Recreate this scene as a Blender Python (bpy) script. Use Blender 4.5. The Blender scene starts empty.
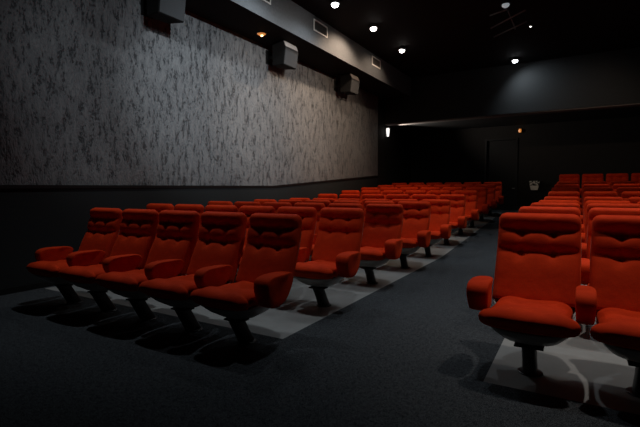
import bpy, bmesh, math, random
from mathutils import Vector, Matrix
random.seed(7)
scene = bpy.context.scene
COL = scene.collection
PI = math.pi

# ------------------------------------------------------------------ place
XW = -5.714          # left wall
XF = -4.81           # bulkhead (soffit) face along the left wall
ZS, ZC = 4.196, 4.80 # soffit underside, ceiling
Y0, SL = 7.65, 0.0614  # floor starts rising at Y0
YB, YR = 14.0, 16.75   # rear bulkhead face, rear wall
ZB = 3.385             # rear bulkhead underside
XR = 6.2
YF = -3.2
ZD = 1.2765          # dado height
def fz(y): return SL*max(0.0, y-Y0)

# -------------------------------------------------------------- materials
def nodes(name):
    m = bpy.data.materials.new(name); m.use_nodes = True
    nt = m.node_tree
    return m, nt, nt.nodes['Principled BSDF'], nt.links
def N(nt, t, **kw):
    n = nt.nodes.new(t)
    for k, v in kw.items():
        if k in n.inputs.keys() if hasattr(n.inputs, 'keys') else False: n.inputs[k].default_value = v
        else: setattr(n, k, v)
    return n
def ramp(nt, fac, stops):
    r = nt.nodes.new('ShaderNodeValToRGB'); e = r.color_ramp.elements
    e[0].position, e[0].color = stops[0][0], (*stops[0][1], 1)
    e[1].position, e[1].color = stops[-1][0], (*stops[-1][1], 1)
    for p, c in stops[1:-1]:
        x = e.new(p); x.color = (*c, 1)
    nt.links.new(fac, r.inputs['Fac']); return r
def noise(nt, scale, detail=4, rough=.55, vec=None, stretch=None):
    tc = nt.nodes.new('ShaderNodeTexCoord'); out = tc.outputs['Object']
    if stretch:
        mp = nt.nodes.new('ShaderNodeMapping'); mp.inputs['Scale'].default_value = stretch
        nt.links.new(out, mp.inputs['Vector']); out = mp.outputs['Vector']
    n = nt.nodes.new('ShaderNodeTexNoise')
    n.inputs['Scale'].default_value = scale; n.inputs['Detail'].default_value = detail
    n.inputs['Roughness'].default_value = rough
    nt.links.new(out, n.inputs['Vector']); return n
def bump(nt, h, strength, dist, bsdf, prev=None):
    b = nt.nodes.new('ShaderNodeBump'); b.inputs['Strength'].default_value = strength
    b.inputs['Distance'].default_value = dist
    nt.links.new(h, b.inputs['Height'])
    if prev: nt.links.new(prev.outputs['Normal'], b.inputs['Normal'])
    nt.links.new(b.outputs['Normal'], bsdf.inputs['Normal']); return b
def simple(name, col, rough=.6, metal=0, spec=.5, nscale=None, nstr=.1, var=.12):
    m, nt, b, L = nodes(name)
    b.inputs['Base Color'].default_value = (*col, 1)
    b.inputs['Roughness'].default_value = rough; b.inputs['Metallic'].default_value = metal
    b.inputs['Specular IOR Level'].default_value = spec
    if nscale:
        n = noise(nt, nscale)
        r = ramp(nt, n.outputs['Fac'], [(.3, tuple(c*(1-var) for c in col)), (.7, tuple(c*(1+var) for c in col))])
        L.new(r.outputs['Color'], b.inputs['Base Color'])
        bump(nt, n.outputs['Fac'], nstr, .004, b)
    return m
def emitter(name, col, strength):
    m, nt, b, L = nodes(name)
    b.inputs['Base Color'].default_value = (.8, .8, .8, 1)
    b.inputs['Emission Color'].default_value = (*col, 1); b.inputs['Emission Strength'].default_value = strength
    return m

def velvet():
    m, nt, b, L = nodes('red_velvet')
    n = noise(nt, 9, 5, .6)
    r = ramp(nt, n.outputs['Fac'], [(.3, (.52, .026, .0018)), (.7, (.66, .038, .0028))])
    L.new(r.outputs['Color'], b.inputs['Base Color'])
    b.inputs['Roughness'].default_value = .85; b.inputs['Specular IOR Level'].default_value = .12
    b.inputs['Sheen Weight'].default_value = .22; b.inputs['Sheen Roughness'].default_value = .4
    b.inputs['Sheen Tint'].default_value = (1, .12, .02, 1)
    f = noise(nt, 900, 2, .5); w = noise(nt, 14, 3, .5)
    b1 = bump(nt, w.outputs['Fac'], .25, .012, b)
    bump(nt, f.outputs['Fac'], .12, .001, b, b1)
    return m
def plaster():
    m, nt, b, L = nodes('grey_streaked_plaster')
    n1 = noise(nt, 1, 6, .62, stretch=(1, 15, 4.5))
    n2 = noise(nt, 1, 5, .6, stretch=(1, 46, 22))
    v = nt.nodes.new('ShaderNodeMath'); v.operation = 'MULTIPLY_ADD'
    L.new(n2.outputs['Fac'], v.inputs[0]); v.inputs[1].default_value = .75; L.new(n1.outputs['Fac'], v.inputs[2])
    h = ramp(nt, v.outputs[0], [(.66, (0, 0, 0)), (.79, (.75, .75, .75)), (1.1, (1, 1, 1))])
    big = noise(nt, .8, 3, .5)
    crevice_shade = ramp(nt, v.outputs[0], [(.65, (.066, .069, .074)), (.80, (.140, .145, .150)), (1.1, (.178, .181, .182))])  # crevices darker: their shade is painted into the colour
    mx = nt.nodes.new('ShaderNodeMix'); mx.data_type = 'RGBA'; mx.blend_type = 'MULTIPLY'
    mx.inputs[0].default_value = .3
    rb = ramp(nt, big.outputs['Fac'], [(.3, (.75, .75, .75)), (.7, (1, 1, 1))])
    L.new(crevice_shade.outputs['Color'], mx.inputs[6]); L.new(rb.outputs['Color'], mx.inputs[7])
    L.new(mx.outputs[2], b.inputs['Base Color'])
    b.inputs['Roughness'].default_value = .62; b.inputs['Specular IOR Level'].default_value = .35
    bump(nt, h.outputs['Color'], 1.0, .032, b)
    return m
def carpet():
    m, nt, b, L = nodes('charcoal_carpet')
    n = noise(nt, 34, 6, .85); n2 = noise(nt, 150, 3, .6)
    a = nt.nodes.new('ShaderNodeMath'); a.operation = 'ADD'
    L.new(n.outputs['Fac'], a.inputs[0]); L.new(n2.outputs['Fac'], a.inputs[1])
    r = ramp(nt, a.outputs[0], [(.82, (.005, .006, .0065)), (1.0, (.019, .022, .0245)), (1.2, (.13, .14, .15))])
    L.new(r.outputs['Color'], b.inputs['Base Color'])
    b.inputs['Roughness'].default_value = .95; b.inputs['Specular IOR Level'].default_value = .1
    bump(nt, a.outputs[0], .8, .012, b)
    return m
def pale_floor():
    m, nt, b, L = nodes('pale_painted_concrete')
    n = noise(nt, 3, 6, .6); 
    r = ramp(nt, n.outputs['Fac'], [(.25, (.19, .19, .18)), (.75, (.27, .27, .26))])
    L.new(r.outputs['Color'], b.inputs['Base Color'])
    b.inputs['Roughness'].default_value = .55; b.inputs['Specular IOR Level'].default_value = .35
    n2 = noise(nt, 60, 4, .6); bump(nt, n2.outputs['Fac'], .12, .004, b)
    return m

M = dict(
    velvet=velvet(), plaster=plaster(), carpet=carpet(), pale=pale_floor(),
    shell=simple('grey_moulded_plastic', (.33, .31, .285), .35, spec=.5, nscale=20, nstr=.03, var=.06),
    leg=simple('black_steel', (.014, .014, .015), .45, spec=.4, nscale=60, nstr=.03),
    wains=simple('charcoal_wall_carpet', (.022, .024, .0245), .95, spec=.1, nscale=120, nstr=.5, var=.25),
    blackpaint=simple('black_paint', (.012, .012, .012), .8, spec=.2, nscale=30, nstr=.08),
    ceil=simple('black_ceiling_paint', (.006, .006, .006), .85, spec=.15, nscale=30, nstr=.08),
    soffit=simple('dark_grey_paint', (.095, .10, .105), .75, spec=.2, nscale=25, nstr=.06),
    soffit_shade=simple('soffit_underside_shade', (.006, .006, .006), .85, spec=.15, nscale=25, nstr=.06),  # underside shade in the colour, darkened against red bounced light
    rear=simple('dark_stippled_paint', (.024, .026, .027), .8, spec=.25, nscale=45, nstr=.5, var=.25),
    rearwall=simple('dark_brown_grey_paint', (.012, .011, .010), .8, spec=.2, nscale=12, nstr=.1),
    trim=simple('black_trim', (.006, .006, .006), .5, spec=.3, nscale=40, nstr=.03),
    lit_top=simple('painted_lit_top', (.62, .58, .55), .6, spec=.3, nscale=40, nstr=.03),  # speaker tops: the lamplight on them is put into this pale colour
    streak_strip=simple('added_streak_grey', (.17, .155, .145), .6, spec=.2, nscale=40, nstr=.03),  # for the strip added to show the wall lamp's streak
    vent=simple('pale_vent_metal', (.62, .61, .58), .5, nscale=50, nstr=.02),
    louvre=simple('dark_vent_louvre', (.03, .028, .026), .6, nscale=50, nstr=.03),
    spk=simple('grey_speaker_cloth', (.046, .048, .050), .9, spec=.15, nscale=260, nstr=.3, var=.2),
    spkbody=simple('black_speaker_cabinet', (.008, .008, .008), .8, spec=.1, nscale=60, nstr=.05),
    housing=simple('dark_lamp_housing', (.03, .03, .03), .4, metal=.3, nscale=40, nstr=.02),
    lens_cool=emitter('lit_lens_cool', (.92, .96, 1), 14), lens_warm=emitter('lit_lens_warm', (1, .93, .86), 14),
    lens_flare=emitter('lens_flare_glow', (.75, .85, .9), .25),  # faint emission imitates the flare of a lamp out of view
    amber=emitter('lit_amber_glass', (1, .32, .05), .55), amber_core=emitter('lit_amber_bulb', (1, .60, .20), 9),
    sconce=emitter('lit_wall_lamp_glass', (1, .95, .9), 1.3),
    led=emitter('lit_white_indicator', (1, 1, .95), 4),
    bar=simple('dark_grey_metal', (.16, .16, .17), .45, metal=.5, nscale=40, nstr=.02),
    door=simple('black_door_leaf', (.010, .010, .010), .6, spec=.2, nscale=15, nstr=.05),
    handle=simple('brushed_handle_metal', (.5, .5, .5), .35, metal=.9, nscale=80, nstr=.03),
)
def box_mat():
    m, nt, b, L = nodes('pale_box_with_dark_marks')
    n = noise(nt, 1, 3, .6, stretch=(16, 16, 22))
    tc = nt.nodes.new('ShaderNodeTexCoord'); sx = nt.nodes.new('ShaderNodeSeparateXYZ')
    L.new(tc.outputs['Object'], sx.inputs[0])
    hi = nt.nodes.new('ShaderNodeMath'); hi.operation = 'GREATER_THAN'; hi.inputs[1].default_value = .15
    L.new(sx.outputs['Z'], hi.inputs[0])
    g = nt.nodes.new('ShaderNodeMath'); g.operation = 'GREATER_THAN'; g.inputs[1].default_value = .5
    L.new(n.outputs['Fac'], g.inputs[0])
    k = nt.nodes.new('ShaderNodeMath'); k.operation = 'MULTIPLY'
    L.new(hi.outputs[0], k.inputs[0]); L.new(g.outputs[0], k.inputs[1])
    r = ramp(nt, k.outputs[0], [(0, (.80, .78, .68)), (1, (.02, .02, .02))])
    L.new(r.outputs['Color'], b.inputs['Base Color']); b.inputs['Roughness'].default_value = .5
    return m
M['binpale'] = box_mat()

# ---------------------------------------------------------------- helpers
def link(name, bm, mat, parent=None, smooth=False, recalc=True):
    if recalc: bmesh.ops.recalc_face_normals(bm, faces=bm.faces)
    me = bpy.data.meshes.new(name); bm.to_mesh(me); bm.free()
    mats = mat if isinstance(mat, (list, tuple)) else [mat]
    for m in mats: me.materials.append(m)
    if smooth:
        for p in me.polygons: p.use_smooth = True
    o = bpy.data.objects.new(name, me); COL.objects.link(o)
    if parent: o.parent = parent
    return o
def thing(name, label, cat, loc=(0, 0, 0), group=None):
    o = bpy.data.objects.new(name, None); COL.objects.link(o); o.empty_display_size = .1
    o.location = loc; o['label'] = label; o['category'] = cat
    if group: o['group'] = group
    return o
def structure(name, bm, mat, smooth=False):
    o = link(name, bm, mat, None, smooth); o['kind'] = 'structure'; return o
def add_box(bm, x0, x1, y0, y1, z0, z1, bevel=0, seg=2):
    vs = [bm.verts.new(p) for p in [(x0,y0,z0),(x1,y0,z0),(x1,y1,z0),(x0,y1,z0),(x0,y0,z1),(x1,y0,z1),(x1,y1,z1),(x0,y1,z1)]]
    fs = [bm.faces.new([vs[i] for i in f]) for f in [(3,2,1,0),(4,5,6,7),(0,1,5,4),(1,2,6,5),(2,3,7,6),(3,0,4,7)]]
    if bevel:
        es = list({e for f in fs for e in f.edges})
        bmesh.ops.bevel(bm, geom=es, offset=bevel, segments=seg, profile=.5, affect='EDGES')
    return bm
def box(*a, **k): return add_box(bmesh.new(), *a, **k)
def prism_x(bm, poly, x0, x1):
    """poly of (y, z) extruded from x0 to x1"""
    a = [bm.verts.new((x0, y, z)) for y, z in poly]; b = [bm.verts.new((x1, y, z)) for y, z in poly]
    bm.faces.new(a); bm.faces.new(b[::-1]); n = len(poly)
    for i in range(n): bm.faces.new((a[i], b[i], b[(i+1) % n], a[(i+1) % n]))
    return bm
def prism_y(bm, poly, y0, y1, inset=0):
    a = [bm.verts.new((x, y0, z)) for x, z in poly]; b = [bm.verts.new((x, y1, z)) for x, z in poly]
    bm.faces.new(a); bm.faces.new(b[::-1]); n = len(poly)
    for i in range(n): bm.faces.new((a[i], b[i], b[(i+1) % n], a[(i+1) % n]))
    return bm
def lathe(bm, prof, n=24, c=(0, 0, 0)):
    rings = []
    for r, z in prof:
        rings.append([bm.verts.new((c[0]+r*math.cos(2*PI*i/n), c[1]+r*math.sin(2*PI*i/n), c[2]+z)) for i in range(n)] if r > 1e-6 else [bm.verts.new((c[0], c[1], c[2]+z))])
    for A, B in zip(rings, rings[1:]):
        for i in range(n):
            j = (i+1) % n
            if len(A) == 1 and len(B) > 1: bm.faces.new((A[0], B[i], B[j]))
            elif len(B) == 1 and len(A) > 1: bm.faces.new((A[i], A[j], B[0]))
            elif len(A) > 1: bm.faces.new((A[i], A[j], B[j], B[i]))
    return bm
def tube(bm, p, q, r, n=8):
    p, q = Vector(p), Vector(q); d = (q-p).normalized()
    u = d.orthogonal().normalized(); w = d.cross(u)
    A = [bm.verts.new(p+r*(math.cos(2*PI*i/n)*u+math.sin(2*PI*i/n)*w)) for i in range(n)]
    B = [bm.verts.new(q+r*(math.cos(2*PI*i/n)*u+math.sin(2*PI*i/n)*w)) for i in range(n)]
    bm.faces.new(A); bm.faces.new(B[::-1])
    for i in range(n): bm.faces.new((A[i], B[i], B[(i+1) % n], A[(i+1) % n]))
    return bm
def dup(root, loc, label, group=None):
    r = root.copy(); COL.objects.link(r); r.location = loc; r['label'] = label
    if group: r['group'] = group
    for ch in list(root.children):
        c = ch.copy(); COL.objects.link(c); c.parent = r
        for g in list(ch.children):
            d = g.copy(); COL.objects.link(d); d.parent = c
    return r

# ------------------------------------------------------------ room shell
T = .2
def floor_strip(x0, x1, y0, y1, zt=0.0):
    ys = sorted({y0, y1} | ({Y0} if y0 < Y0 < y1 else set()))
    poly = [(y, fz(y)+zt) for y in ys] + [(y, -.3) for y in reversed(ys)]
    return prism_x(bmesh.new(), poly, x0, x1)
YP = 2.84   # where the pale floor under the seats begins
structure('floor', box(XW, XR, YF, YP, -.3, 0), M['carpet'])
structure('floor_edge', floor_strip(XW, -5.645, YP, YR), M['carpet'])
structure('floor_left', floor_strip(-5.645, -2.04, YP, 14.6), M['pale'])
structure('floor_left_rear', floor_strip(-5.645, -2.04, 14.6, YR), M['carpet'])
structure('floor_aisle', floor_strip(-2.04, -.485, YP, YR), M['carpet'])
structure('floor_right', floor_strip(-.485, XR, YP, 15.0), M['pale'])
structure('floor_right_rear', floor_strip(-.485, XR, 15.0, YR), M['carpet'])

YE = 13.4  # end of the textured plaster
dz = lambda y: ZD+fz(y)
structure('wall_left', prism_x(bmesh.new(), [(YF, ZD), (Y0, ZD), (YE, dz(YE)), (YE, ZC), (YF, ZC)], XW-T, XW), M['plaster'])
structure('wall_left_lower', prism_x(bmesh.new(), [(YF, -.3), (YE, -.3), (YE, dz(YE)), (Y0, ZD), (YF, ZD)], XW-T, XW-.004), M['wains'])
structure('wall_left_rear', box(XW-T, XW, YE, YR, -.3, ZC), M['blackpaint'])
structure('trim_1', prism_x(bmesh.new(), [(YF, ZD-.042), (Y0, ZD-.042), (YE, dz(YE)-.042), (YE, dz(YE)), (Y0, ZD), (YF, ZD)], XW-.004, XW+.018), M['trim'])
structure('baseboard_left', prism_x(bmesh.new(), [(YF, 0), (Y0, 0), (YR, fz(YR)), (YR, fz(YR)+.07), (Y0, .07), (YF, .07)], XW-.004, XW+.012), M['trim'])
structure('ceiling', box(XW-T, XR+T, YF-T, YR+T, ZC, ZC+.2), M['ceil'])
structure('wall_right', box(XR, XR+T, YF, YR, -.3, ZC), M['blackpaint'])
structure('wall_front', box(XW-T, XR+T, YF-T, YF, -.3, ZC), M['blackpaint'])
# soffit along the left wall: grey face, underside with its shade put into the colour
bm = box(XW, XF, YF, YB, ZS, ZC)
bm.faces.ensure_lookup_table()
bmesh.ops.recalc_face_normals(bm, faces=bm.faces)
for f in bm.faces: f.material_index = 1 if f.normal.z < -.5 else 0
structure('ceiling_soffit', bm, [M['soffit'], M['soffit_shade']])
# rear bulkhead with its underside, rear wall
bm = box(XW, XR, YB, YR, ZB, ZC)
bmesh.ops.recalc_face_normals(bm, faces=bm.faces)
for f in bm.faces: f.material_index = 1 if f.normal.z < -.5 else 0
structure('ceiling_rear_bulkhead', bm, [M['rear'], M['rear']])
DX0, DX1, DZ = -2.95, -1.86, 2.95   # rear exit door opening
bm = bmesh.new()
add_box(bm, XW-T, DX0, YR, YR+T, -.3, ZC); add_box(bm, DX1, XR+T, YR, YR+T, -.3, ZC); add_box(bm, DX0, DX1, YR, YR+T, DZ, ZC)
structure('wall_rear', bm, M['rearwall'])

d = bpy.data.objects.new('door_1', None); COL.objects.link(d); d.location = (DX0, YR, fz(YR)); d['kind'] = 'structure'
zf = fz(YR)
link('door_leaf', box(.02, DX1-DX0-.02, .05, .10, .01, DZ-zf-.02), M['door'], d)
bm = bmesh.new(); w = DX1-DX0
add_box(bm, 0, .06, -.03, .12, 0, DZ-zf); add_box(bm, w-.06, w, -.03, .12, 0, DZ-zf); add_box(bm, .06, w-.06, -.03, .12, DZ-zf-.06, DZ-zf)
link('door_frame', bm, M['trim'], d)
bm = bmesh.new(); tube(bm, (w-.16, .0, .62), (w-.04, .0, .62), .014); tube(bm, (w-.15, .05, .62), (w-.15, 0, .62), .011)
bpy_h = link('door_handle', bm, M['handle'], d, True)

# ------------------------------------------------------------ cinema seat
PROF = [(.150, .40), (.185, .465), (.222, .53), (.276, .645), (.318, .745), (.346, .85), (.362, .94), (.370, 1.0)]
def prof(z):
    for (y0, z0), (y1, z1) in zip(PROF, PROF[1:]):
        if z <= z1: return y0+(y1-y0)*(z-z0)/(z1-z0)
    return PROF[-1][0]
def smooth_prof(z):  # smoothed
    return sum(prof(min(1.0, max(.4, z+d)))*w for d, w in ((-.06, .2), (-.03, .2), (0, .2), (.03, .2), (.06, .2)))
ZTOP, ZBOT, HW = 1.003, .405, .268
SEAM1, SEAM2 = .876, .728
def back_cushion():
    bm = bmesh.new(); nx, nz = 36, 46
    rt = .055
    def tufted(x, z):
        o = .030
        for i, s in enumerate((SEAM1, SEAM2)):
            zs = s+.010*(abs(x)/HW)**2+.014
            for tx in (-.102, .102): zs -= .015*math.exp(-((x-tx)/.040)**2)
            o -= .013*math.exp(-abs((z-zs)/.010)**1.3)+.007*math.exp(-((z-zs)/.028)**2)
            for tx in (-.102, .102):
                o -= .026*math.exp(-((x-tx)**2+((z-s-.006)*.85)**2)/.036**2)
        if SEAM2-.05 < z < SEAM1+.05:
            fade = min(1, (z-SEAM2+.05)/.05, (SEAM1+.05-z)/.05)
            for tx in (-.102, .102): o -= .009*fade*math.exp(-((x-tx)/.016)**2)
        # pillow crowns of the three panels
        for a, b_, k in ((SEAM1, ZTOP, .012), (SEAM2, SEAM1, .013), (ZBOT, SEAM2, .016)):
            if a < z < b_: o += k*math.sin(PI*((z-a)/(b_-a))**1.5)
        return o
    F, B = [], []
    for j in range(nz+1):
        t = j/nz; t = .5-.5*math.cos(PI*t)*.35-.325*(1-2*t)   # slightly denser ends
        z = ZBOT+(ZTOP-ZBOT)*t
        w = HW+.010*(1-t)
        if ZTOP-z < rt:
            w -= rt*(1-math.sqrt(max(0, 1-((rt-(ZTOP-z))/rt)**2)))*.85
        fr, br = [], []
        for i in range(nx+1):
            a = -1+2*i/nx; a = math.copysign(1-(1-abs(a))**1.35, a) if abs(a) > .0 else 0
            x = a*w
            ex = (1-abs(a)**9)**.5
            et = min(1, (ZTOP-z)/.028); et = math.sqrt(max(0, 1-(1-et)**2))
            eb = min(1, (z-ZBOT)/.03); eb = math.sqrt(max(0, 1-(1-eb)**2))
            e = ex*et*eb
            yb = smooth_prof(z)
            slope = .30
            yf = yb-.006-(tufted(x, z)+.028)*e+.046
            yk = yb+.055+.022*e
            fr.append((x, yf, z+.004)); br.append((x, yk, z-.008))
        F.append(fr); B.append(br)
    FV = [[bm.verts.new(p) for p in r] for r in F]; BV = [[bm.verts.new(p) for p in r] for r in B]
    for V in (FV, BV):
        for j in range(nz):
            for i in range(nx): bm.faces.new((V[j][i], V[j][i+1], V[j+1][i+1], V[j+1][i]))
    for j in range(nz):
        for i in (0, nx): bm.faces.new((FV[j][i], FV[j+1][i], BV[j+1][i], BV[j][i]))
    for i in range(nx):
        for j in (0, nz): bm.faces.new((FV[j][i], FV[j][i+1], BV[j][i+1], BV[j][i]))
    return bm
def seat_cushion():
    bm = bmesh.new(); nx, ny = 34, 30
    y0, y1 = -.388, .205
    TOP, BOT = [], []
    for j in range(ny+1):
        t = j/ny; y = y0+(y1-y0)*(t**1.25)
        k = 1/(1+math.exp((y+.312)/.007))           # 1 in front of the arms
        w = .235+.050*k
        rf = .07
        if y-y0 < rf: w -= .085*(1-math.sqrt(max(0, 1-((rf-(y-y0))/rf)**2)))
        tr, br = [], []
        for i in range(nx+1):
            a = -1+2*i/nx; a = math.copysign(1-(1-abs(a))**1.35, a) if a else 0
            x = a*w
            yy = y+.030*(abs(x)/.27)**2*(1-t)
            ex = (1-abs(a)**5)**.5
            ef = min(1, (y-y0)/.075); ef = math.sqrt(max(0, 1-(1-ef)**2))
            eb = min(1, (y1-y)/.03); eb = math.sqrt(max(0, 1-(1-eb)**2))
            e = ex*ef*eb
            zm = .410-.03*t
            crown = .066+.014*math.exp(-((y+.25)/.08)**2)-.006*math.exp(-(x/.10)**2)
            crown += .004*math.sin(x*34+1.2)*math.exp(-((y-.05)/.10)**2)+.003*math.sin(x*21+y*30)
            tr.append((x, yy, zm+crown*e)); br.append((x, yy+.012*(1-t), zm-.060*e**.7))
        TOP.append(tr); BOT.append(br)
    FV = [[bm.verts.new(p) for p in r] for r in TOP]; BV = [[bm.verts.new(p) for p in r] for r in BOT]
    for V in (FV, BV):
        for j in range(ny):
            for i in range(nx): bm.faces.new((V[j][i], V[j][i+1], V[j+1][i+1], V[j+1][i]))
    bmesh.ops.remove_doubles(bm, verts=bm.verts, dist=.0002)
    es = [e for e in bm.edges if e.is_boundary]
    if es: bmesh.ops.bridge_loops if False else bmesh.ops.holes_fill(bm, edges=es)
    return bm
def shell_mesh():
    # lengthwise profile of the moulded tub: (y, z, half width, rise of the rims, direction of the rim)
    P = [(-.335, .345, .205, .030), (-.27, .290, .225, .070), (-.19, .245, .231, .115), (-.08, .222, .231, .140), (.05, .226, .231, .145),
         (.16, .262, .240, .125), (.245, .345, .262, .090), (.305, .45, .268, .066), (.355, .58, .270, .054), (.405, .72, .270, .050),
         (.437, .84, .267, .044), (.455, .93, .252, .034), (.460, .975, .220, .024)]
    bm = bmesh.new(); nx = 20
    rows_o, rows_i = [], []
    for k, (y, z, w, c) in enumerate(P):
        a = P[max(0, k-1)]; b = P[min(len(P)-1, k+1)]
        ty, tz = b[0]-a[0], b[1]-a[1]; l = math.hypot(ty, tz); ny_, nz_ = -tz/l, ty/l   # inward normal
        ro, ri = [], []
        for i in range(nx+1):
            s = -1+2*i/nx; x = w*math.sin(s*PI/2)*.35+w*s*.65
            r = c*(abs(s)**3.0)
            yy, zz = y+ny_*r, z+nz_*r
            th = .009
            sx = (abs(s)**6)*math.copysign(1, s)*th if s else 0
            ro.append((x+sx*.5, yy-ny_*th*.5, zz-nz_*th*.5)); ri.append((x-sx*.5, yy+ny_*th*.5, zz+nz_*th*.5))
        rows_o.append([bm.verts.new(p) for p in ro]); rows_i.append([bm.verts.new(p) for p in ri])
    n = len(P)
    for V in (rows_o, rows_i):
        for j in range(n-1):
            for i in range(nx): bm.faces.new((V[j][i], V[j][i+1], V[j+1][i+1], V[j+1][i]))
    for j in range(n-1):
        for i in (0, nx): bm.faces.new((rows_o[j][i], rows_o[j+1][i], rows_i[j+1][i], rows_i[j][i]))
    for i in range(nx):
        for j in (0, n-1): bm.faces.new((rows_o[j][i], rows_o[j][i+1], rows_i[j][i+1], rows_i[j][i]))
    return bm
def arm_mesh(cx, w, drop=0.0):
    bm = bmesh.new()
    # side outline (y, z), fat padded block
    pts = [(-.205, .45), (-.226, .505), (-.218, .560), (-.165, .588), (-.08, .590), (.03, .586), (.12, .580), (.172, .556), (.165, .51), (.10, .45), (.0, .400), (-.10, .388), (-.17, .402)]
    pts = [(y, z-drop*max(0, min(1, (.52-z)/.10))) for y, z in pts]
    n = len(pts); cy = sum(p[0] for p in pts)/n; cz = sum(p[1] for p in pts)/n
    rings = []
    for s, k in ((-1, .90), (-.86, .975), (-.55, 1.0), (0, 1.012), (.55, 1.0), (.86, .975), (1, .90)):
        rings.append([bm.verts.new((cx+s*w/2*(1 if y < .05 else .50 if y > .11 else .72)*(.88 if z < .46 else 1), cy+(y-cy)*k, cz+(z-cz)*k)) for y, z in pts])
    for A, B in zip(rings, rings[1:]):
        for i in range(n): bm.faces.new((A[i], A[(i+1) % n], B[(i+1) % n], B[i]))
    bm.faces.new(rings[0]); bm.faces.new(rings[-1][::-1])
    bmesh.ops.recalc_face_normals(bm, faces=bm.faces)
    return bm
def leg_mesh():
    bm = bmesh.new(); n = 16; rings = []
    for t in (0, .04, .5, .96, 1):
        y = -.002-.118*t; z = .010+.205*t; k = 1 if t > .1 else 1.06
        rings.append([bm.verts.new((.043*k*math.copysign(abs(math.cos(a))**.6, math.cos(a)), y+.066*k*math.copysign(abs(math.sin(a))**.6, math.sin(a)), z)) for a in [2*PI*i/n for i in range(n)]])
    for A, B in zip(rings, rings[1:]):
        for i in range(n): bm.faces.new((A[i], A[(i+1) % n], B[(i+1) % n], B[i]))
    bm.faces.new(rings[0]); bm.faces.new(rings[-1][::-1])
    return bm
def subsurf(o, lv):
    m = o.modifiers.new('smooth', 'SUBSURF'); m.levels = m.render_levels = lv
ARMS = {}
def make_seat(loc, label, group):
    t = thing('cinema_seat', label, 'seat', loc, group)
    link('back_cushion', back_cushion(), M['velvet'], t, True)
    link('seat_cushion', seat_cushion(), M['velvet'], t, True)
    s = link('shell', shell_mesh(), M['shell'], t, True); s['label'] = 'pale grey moulded shell'
    a = link('armrest', arm_mesh(-.30, .118), M['velvet'], t, True); subsurf(a, 2)
    l = link('leg', leg_mesh(), M['leg'], t, True); l['label'] = 'black slanted steel leg'
    bm = lathe(bmesh.new(), [(0, -.010), (.078, -.010), (.078, .005), (.072, .009), (0, .010)], 28)
    link('foot_plate', bm, M['leg'], t, False)
    bm = box(-.085, .085, -.17, -.06, .206, .219, bevel=.003)
    link('mounting_bracket', bm, M['leg'], t)
    return t
seat0 = None
def end_arm(seat, cx, w=.150, drop=.045):
    if cx not in ARMS:
        a = link('armrest', arm_mesh(cx, w, drop), M['velvet'], seat, True); subsurf(a, 2); ARMS[cx] = a
    else:
        a = ARMS[cx].copy(); COL.objects.link(a); a.parent = seat
ORD = ['first', 'second', 'third', 'fourth', 'fifth', 'sixth', 'seventh', 'eighth', 'ninth', 'tenth']
ROWN = ['front', 'second', 'third', 'fourth', 'fifth', 'sixth', 'seventh', 'eighth', 'ninth', 'rearmost']
XL0, YFOOT, DY = -2.26, 2.650, 1.2398
XRB, YSH = -.243, .4945
def seat_label(block, k, i, n):
    row = ROWN[k]
    if block == 'left':
        if i == 0: p = 'at the aisle end of'
        elif i == n-1: p = 'nearest the grey textured wall in'
        else: p = f'{ORD[i]} from the aisle in'
        return f'red tufted cinema seat {p} the left block\'s {row} row'
    p = 'at the aisle end of' if i == 0 else f'{ORD[i]} from the aisle in'
    return f'orange-red tufted cinema seat {p} the right block\'s {row} row'
for k in range(10):
    n = 5 if k == 0 else 6
    for i in range(n):
        y = YFOOT+k*DY; loc = (XL0-.6*i, y, fz(y)); lab = seat_label('left', k, i, n); g = 'seats of the left block'
        if seat0 is None: seat0 = s = make_seat(loc, lab, g)
        else: s = dup(seat0, loc, lab, g)
        s['_arm'] = 1 if i == 0 else 0
    
for k in range(10):
    yf = YFOOT+YSH+k*DY+(.55 if k == 9 else 0)
    zf_ = fz(yf)+(.13 if k == 9 else 0)
    n = 2
    while XRB+.6*n-.30 < .104*(yf+.4): n += 1
    for i in range(n):
        s = dup(seat0, (XRB+.6*i, yf, zf_), seat_label('right', k, i, n), 'seats of the right block')
        s.scale = (1, 1, 1.03)
        s['_arm'] = 2 if i == 0 else 0
for o in [q for q in COL.objects if q.name.startswith('cinema_seat') and '_arm' in q]:
    if '_arm' in o:
        if o['_arm'] == 2:
            for ch in list(o.children):
                if ch.name.startswith('armrest'): bpy.data.objects.remove(ch)
            end_arm(o, -.308, .148, .0)
        if o['_arm'] == 1: end_arm(o, .320)
        del o['_arm']
# low riser under the rearmost row of the right block
yr = YFOOT+YSH+9*DY+.55
structure('floor_riser', prism_x(bmesh.new(), [(yr-.45, fz(yr-.45)-.05), (yr+.75, fz(yr+.75)-.05), (yr+.75, fz(yr+.75)+.13), (yr-.45, fz(yr-.45)+.13)], -.485, XR), M['carpet'])

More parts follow.
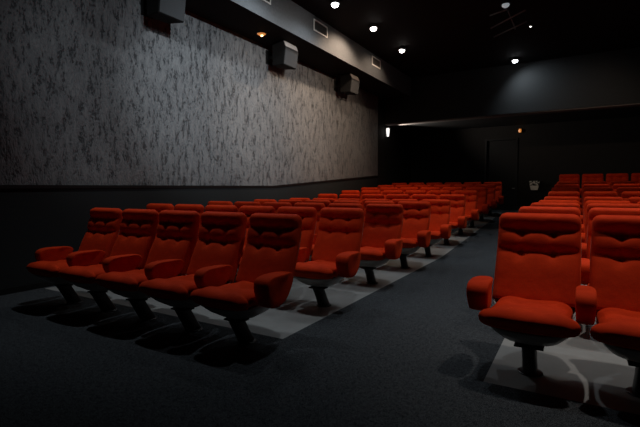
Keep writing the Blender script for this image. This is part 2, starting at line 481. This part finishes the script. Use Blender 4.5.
# ---------------------------------------------------------- wall speakers
def make_speaker(loc, label, group):
    t = thing('wall_speaker', label, 'speaker', loc, group)
    P = [(.24, .03), (.55, 0), (.60, .345), (.545, .475), (.24, .475)]
    bm = bmesh.new(); prism_y(bm, P, -.235, .235)
    for v in bm.verts:
        if v.co.x < .3: v.co.y *= .80
    bmesh.ops.bevel(bm, geom=list(bm.edges), offset=.008, segments=2, affect='EDGES')
    link('cabinet', bm, M['spkbody'], t)
    # top strip with lamplight painted in, cloth grille on the front face
    bm = bmesh.new(); prism_y(bm, [(.600, .352), (.550, .470), (.557, .473), (.607, .355)], -.218, .218)
    g = link('lit_top_strip', bm, M['lit_top'], t); g['label'] = 'sloping speaker top with its lit tone painted in'
    bm = bmesh.new()
    q = [(.5515, .014), (.5985, .338), (.6085, .336), (.5615, .012)]
    prism_y(bm, q, -.222, .222)
    g = link('grille', bm, M['spk'], t); g['label'] = 'dark grey cloth grille'
    bm = bmesh.new(); add_box(bm, 0, .02, -.10, .10, .12, .40); add_box(bm, .02, .245, -.03, .03, .22, .28)
    link('wall_bracket', bm, M['trim'], t)
    return t
sp = make_speaker((XW, 4.50, 3.71), 'grey boxy wall speaker cut off by the top edge of the photo', 'speakers along the left wall')
dup(sp, (XW, 7.53, 3.71), 'grey boxy wall speaker beside the amber soffit lamp, middle of the three')
dup(sp, (XW, 10.5, 3.71), 'grey boxy wall speaker farthest along the textured wall')

# ------------------------------------------------------------------ vents
def make_vent(loc, label, group):
    t = thing('air_vent', label, 'vent', loc, group); w, h = .285, .118
    bm = bmesh.new(); f = .026
    add_box(bm, 0, .014, -w, w, -h, -h+f); add_box(bm, 0, .014, -w, w, h-f, h)
    add_box(bm, 0, .014, -w, -w+f, -h+f, h-f); add_box(bm, 0, .014, w-f, w, -h+f, h-f)
    fr = link('frame', bm, M['vent'], t); fr['label'] = 'pale metal frame'
    bm = bmesh.new()
    for i in range(6):
        z = -h+f+(i+.5)*(2*h-2*f)/6
        prism_y(bm, [(.001, z-.012), (.010, z-.016), (.010, z-.012), (.001, z+.010)], -w+f, w-f)
    link('louvre', bm, M['louvre'], t)
    return t
vt = make_vent((XF, 6.13, 4.60), 'pale framed air vent on the soffit face, cut by the photo top', 'vents on the soffit face')
dup(vt, (XF, 8.17, 4.605), 'pale framed air vent on the soffit above the middle speaker')
dup(vt, (XF, 11.13, 4.61), 'pale framed air vent at the dark far end of the soffit')

# ---------------------------------------------------------- ceiling spots
def make_spot(loc, label, lens, group):
    t = thing('ceiling_spotlight', label, 'ceiling light', loc, group)
    bm = lathe(bmesh.new(), [(.075, -.050), (.078, -.060), (.092, -.060), (.096, -.050), (.096, 0), (.060, 0), (.060, -.050), (.075, -.050)], 28)
    link('housing', bm, M['housing'], t, False)
    bm = lathe(bmesh.new(), [(.0, -.120), (.035, -.113), (.062, -.092), (.072, -.066), (.060, -.045), (0, -.035)], 24)
    link('lens', bm, lens, t, True)
    return t
G = 'spotlights in the black ceiling'
make_spot((-4.107, 7.53, ZC), 'ceiling spotlight at the top edge of the photo over the soffit', M['lens_cool'], G)
make_spot((-3.986, 9.08, ZC), 'brightest warm ceiling spotlight near the soffit', M['lens_warm'], G)
make_spot((-3.988, 10.894, ZC), 'smaller pinkish white ceiling spotlight second along the soffit', M['lens_warm'], G)
make_spot((-1.61, 13.41, ZC), 'bluish white ceiling spotlight in front of the rear bulkhead', M['lens_cool'], G)
make_spot((-1.30, 9.25, ZC), 'ceiling spotlight above the ceiling rack, lens flare put in as a faint glow', M['lens_flare'], G)

def spotlight(loc, target, power, col, angle=110, blend=.8, r=.05):
    l = bpy.data.lights.new('spot_lamp', 'SPOT'); l.energy = power; l.color = col
    l.spot_size = math.radians(angle); l.spot_blend = blend; l.shadow_soft_size = r
    o = bpy.data.objects.new('spot_lamp', l); COL.objects.link(o); o.location = loc
    dd = Vector(target)-Vector(loc); o.rotation_euler = dd.to_track_quat('-Z', 'Y').to_euler()
    return o
COOL, WARM, NEUT = (.84, .93, 1), (1, .74, .54), (1, .93, .87)
zl = ZC-.145
def down(x, y, p, col, **k): return spotlight((x, y, zl), (x, y, 0), p, col, **k)
# row near the soffit
A_ = dict(angle=165, blend=.55)
down(-4.05, 3.5, 165, COOL, angle=72, blend=1); down(-4.05, 5.85, 50, COOL, **A_); down(-4.107, 7.53, 38, COOL, **A_)
spotlight((-3.986, 9.08, zl), (-5.5, 9.08, 2.2), 165, WARM, angle=132, blend=.5); spotlight((-3.988, 10.894, zl), (-5.5, 10.9, 2.2), 48, WARM, angle=132, blend=.5)
# row over the aisle, row over the right block
down(-1.3, 3.6, 100, COOL, angle=62, blend=1); down(-1.3, 6.3, 190, COOL, angle=84); down(-1.3, 9.0, 165, COOL, angle=60)
down(.5, 3.7, 200, NEUT, angle=58, blend=1); down(1.4, 6.0, 200, NEUT, angle=92); down(1.4, 9.0, 150, NEUT, angle=62)
down(.9, 11.9, 110, WARM, angle=42)
spotlight((-1.61, 13.41, zl), (-.85, 14.0, 3.3), 60, COOL, angle=136, blend=1)
# track spots washing the textured wall from across the room, plus an added rear one
def wash(a, b_, p, col, ang): spotlight(a, b_, p, col, angle=ang, blend=1)
wash((1.4, .6, zl), (XW, 4.3, 2.8), 520, COOL, 32)
wash((1.4, 2.2, zl), (XW, 6.1, 2.75), 1550, COOL, 33)
wash((1.4, 3.6, zl), (XW, 7.9, 2.8), 1450, NEUT, 32)
wash((1.4, 5.4, zl), (XW, 10.0, 2.8), 1250, WARM, 30)
wash((.4, 9.3, zl), (.2, YR, 2.0), 130, WARM, 44)  # spot added to brighten the rear wall and the bin

# ------------------------------------------------------ amber lamps, sconce
t = thing('soffit_lamp', 'round amber lamp glowing under the soffit beside the speaker', 'lamp', (-5.315, 6.794, ZS))
link('rim', lathe(bmesh.new(), [(.085, 0), (.10, 0), (.10, -.012), (.085, -.016), (.085, 0)], 28), M['housing'], t)
link('glass', lathe(bmesh.new(), [(.085, -.002), (.078, -.022), (.05, -.036), (0, -.042)], 28), M['amber'], t, True)
link('bulb', lathe(bmesh.new(), [(0, -.040), (.022, -.044), (.022, -.052), (0, -.058)], 20, (.0, .01, 0)), M['amber_core'], t, True)
t = thing('door_lamp', 'small amber lamp on the rear wall above the exit door', 'lamp', (-1.80, YR, 3.18))
link('back_plate', box(-.045, .045, -.04, .006, -.07, .07, bevel=.005), M['housing'], t)
link('glass', lathe(bmesh.new(), [(0, -.065), (.04, -.055), (.05, 0), (.04, .055), (0, .065)], 20, (0, -.06, 0)), M['amber'], t, True)
t = thing('wall_lamp', 'small bright white lamp on the wall below the rear bulkhead', 'lamp', (XW, 14.06, 3.10))
link('back_plate', box(0, .03, -.05, .05, -.16, .16, bevel=.006), M['housing'], t)
link('glass', lathe(bmesh.new(), [(0, -.15), (.035, -.13), (.05, 0), (.055, .12), (.045, .14), (0, .145)], 20, (.085, 0, 0)), M['sconce'], t, True)
spotlight((XW+.19, 14.16, 3.16), (XW+1.7, 14.9, 3.36), 220, (1, .88, .78), angle=70, blend=1)
structure('added_streak_strip', box(XW, XR, YB+.03, YB+.40, ZB-.03, ZB, bevel=.006), M['streak_strip'])  # strip added under the bulkhead to catch the lamp's light streak

# ------------------------------------------------------------ ceiling rack
t = thing('ceiling_rack', 'dark metal rack of slim bars hung under the black ceiling', 'rack', (-1.3, 10.2, ZC))
bars = [((-1.64, 9.58), (-1.30, 9.43)), ((-1.745, 10.34), (-1.0, 9.66)), ((-1.78, 10.97), (-1.03, 10.32))]
for a, b_ in bars:
    bm = tube(bmesh.new(), (a[0]+1.3, a[1]-10.2, -.09), (b_[0]+1.3, b_[1]-10.2, -.09), .016)
    link('bar', bm, M['bar'], t, True)
link('spine', tube(bmesh.new(), (0, -.62, -.065), (0.0, .55, -.065), .012), M['bar'], t, True)
bm = bmesh.new()
for y in (-.5, .4): tube(bm, (0, y, -.065), (0, y, 0), .008)
link('hanger', bm, M['bar'], t)
t = thing('smoke_detector', 'small ceiling detector showing a tiny white light', 'smoke detector', (-1.0, 10.82, ZC))
link('body', lathe(bmesh.new(), [(0, -.045), (.035, -.045), (.06, -.02), (.06, 0), (0, 0)], 24), M['housing'], t, True)
link('indicator', lathe(bmesh.new(), [(0, -.058), (.018, -.054), (.022, -.044), (0, -.044)], 16), M['led'], t, True)

# --------------------------------------------------- pale box on rear wall
bm = bmesh.new()
lo = [(-.105, 0, 0), (.105, 0, 0), (.105, -.12, 0), (-.105, -.12, 0)]; hi = [(-.17, 0, .31), (.17, 0, .31), (.17, -.2, .31), (-.17, -.2, .31)]
A = [bm.verts.new(p) for p in lo]; B = [bm.verts.new(p) for p in hi]
inn = [bm.verts.new((p[0]*.92, -.012-(.176 if p[1] < -.1 else 0), .31)) for p in hi]; inb = [bm.verts.new((p[0]*.9, -.012-(.09 if p[1] < -.1 else 0), .02)) for p in lo]
bm.faces.new(A)
for i in range(4):
    j = (i+1) % 4
    bm.faces.new((A[i], A[j], B[j], B[i])); bm.faces.new((B[i], B[j], inn[j], inn[i])); bm.faces.new((inn[i], inn[j], inb[j], inb[i]))
bm.faces.new(inb)
o = link('wall_bin', bm, M['binpale']); o.location = (-1.30, YR, 1.12)
o['label'] = 'small pale tapered bin with dark marks on the dark rear wall'; o['category'] = 'bin'

# ------------------------------------------------------------------ world
w = bpy.data.worlds.new('World'); scene.world = w; w.use_nodes = True
w.node_tree.nodes['Background'].inputs['Color'].default_value = (.5, .6, .7, 1)
w.node_tree.nodes['Background'].inputs['Strength'].default_value = 0.0

# ----------------------------------------------------------------- camera
f, yaw, pitch, roll, h = 435.491, .5348, .0593, -.0039, 1.2305
F = Vector((-math.sin(yaw)*math.cos(pitch), math.cos(yaw)*math.cos(pitch), -math.sin(pitch)))
R = Vector((math.cos(yaw), math.sin(yaw), 0)); U = R.cross(F)
R2 = R*math.cos(roll)+U*math.sin(roll); U2 = U*math.cos(roll)-R*math.sin(roll)
cam = bpy.data.cameras.new('Camera'); cam.sensor_width = 36; cam.sensor_fit = 'HORIZONTAL'; cam.lens = f/640*36
co = bpy.data.objects.new('Camera', cam); COL.objects.link(co)
mw = Matrix((R2, U2, -F)).transposed().to_4x4(); mw.translation = Vector((0, 0, h)); co.matrix_world = mw
cam.clip_end = 100
scene.camera = co
vs = scene.view_settings
vs.view_transform = 'Standard'; vs.look = 'None'; vs.gamma = 1; vs.use_curve_mapping = False; vs.exposure = 0.0
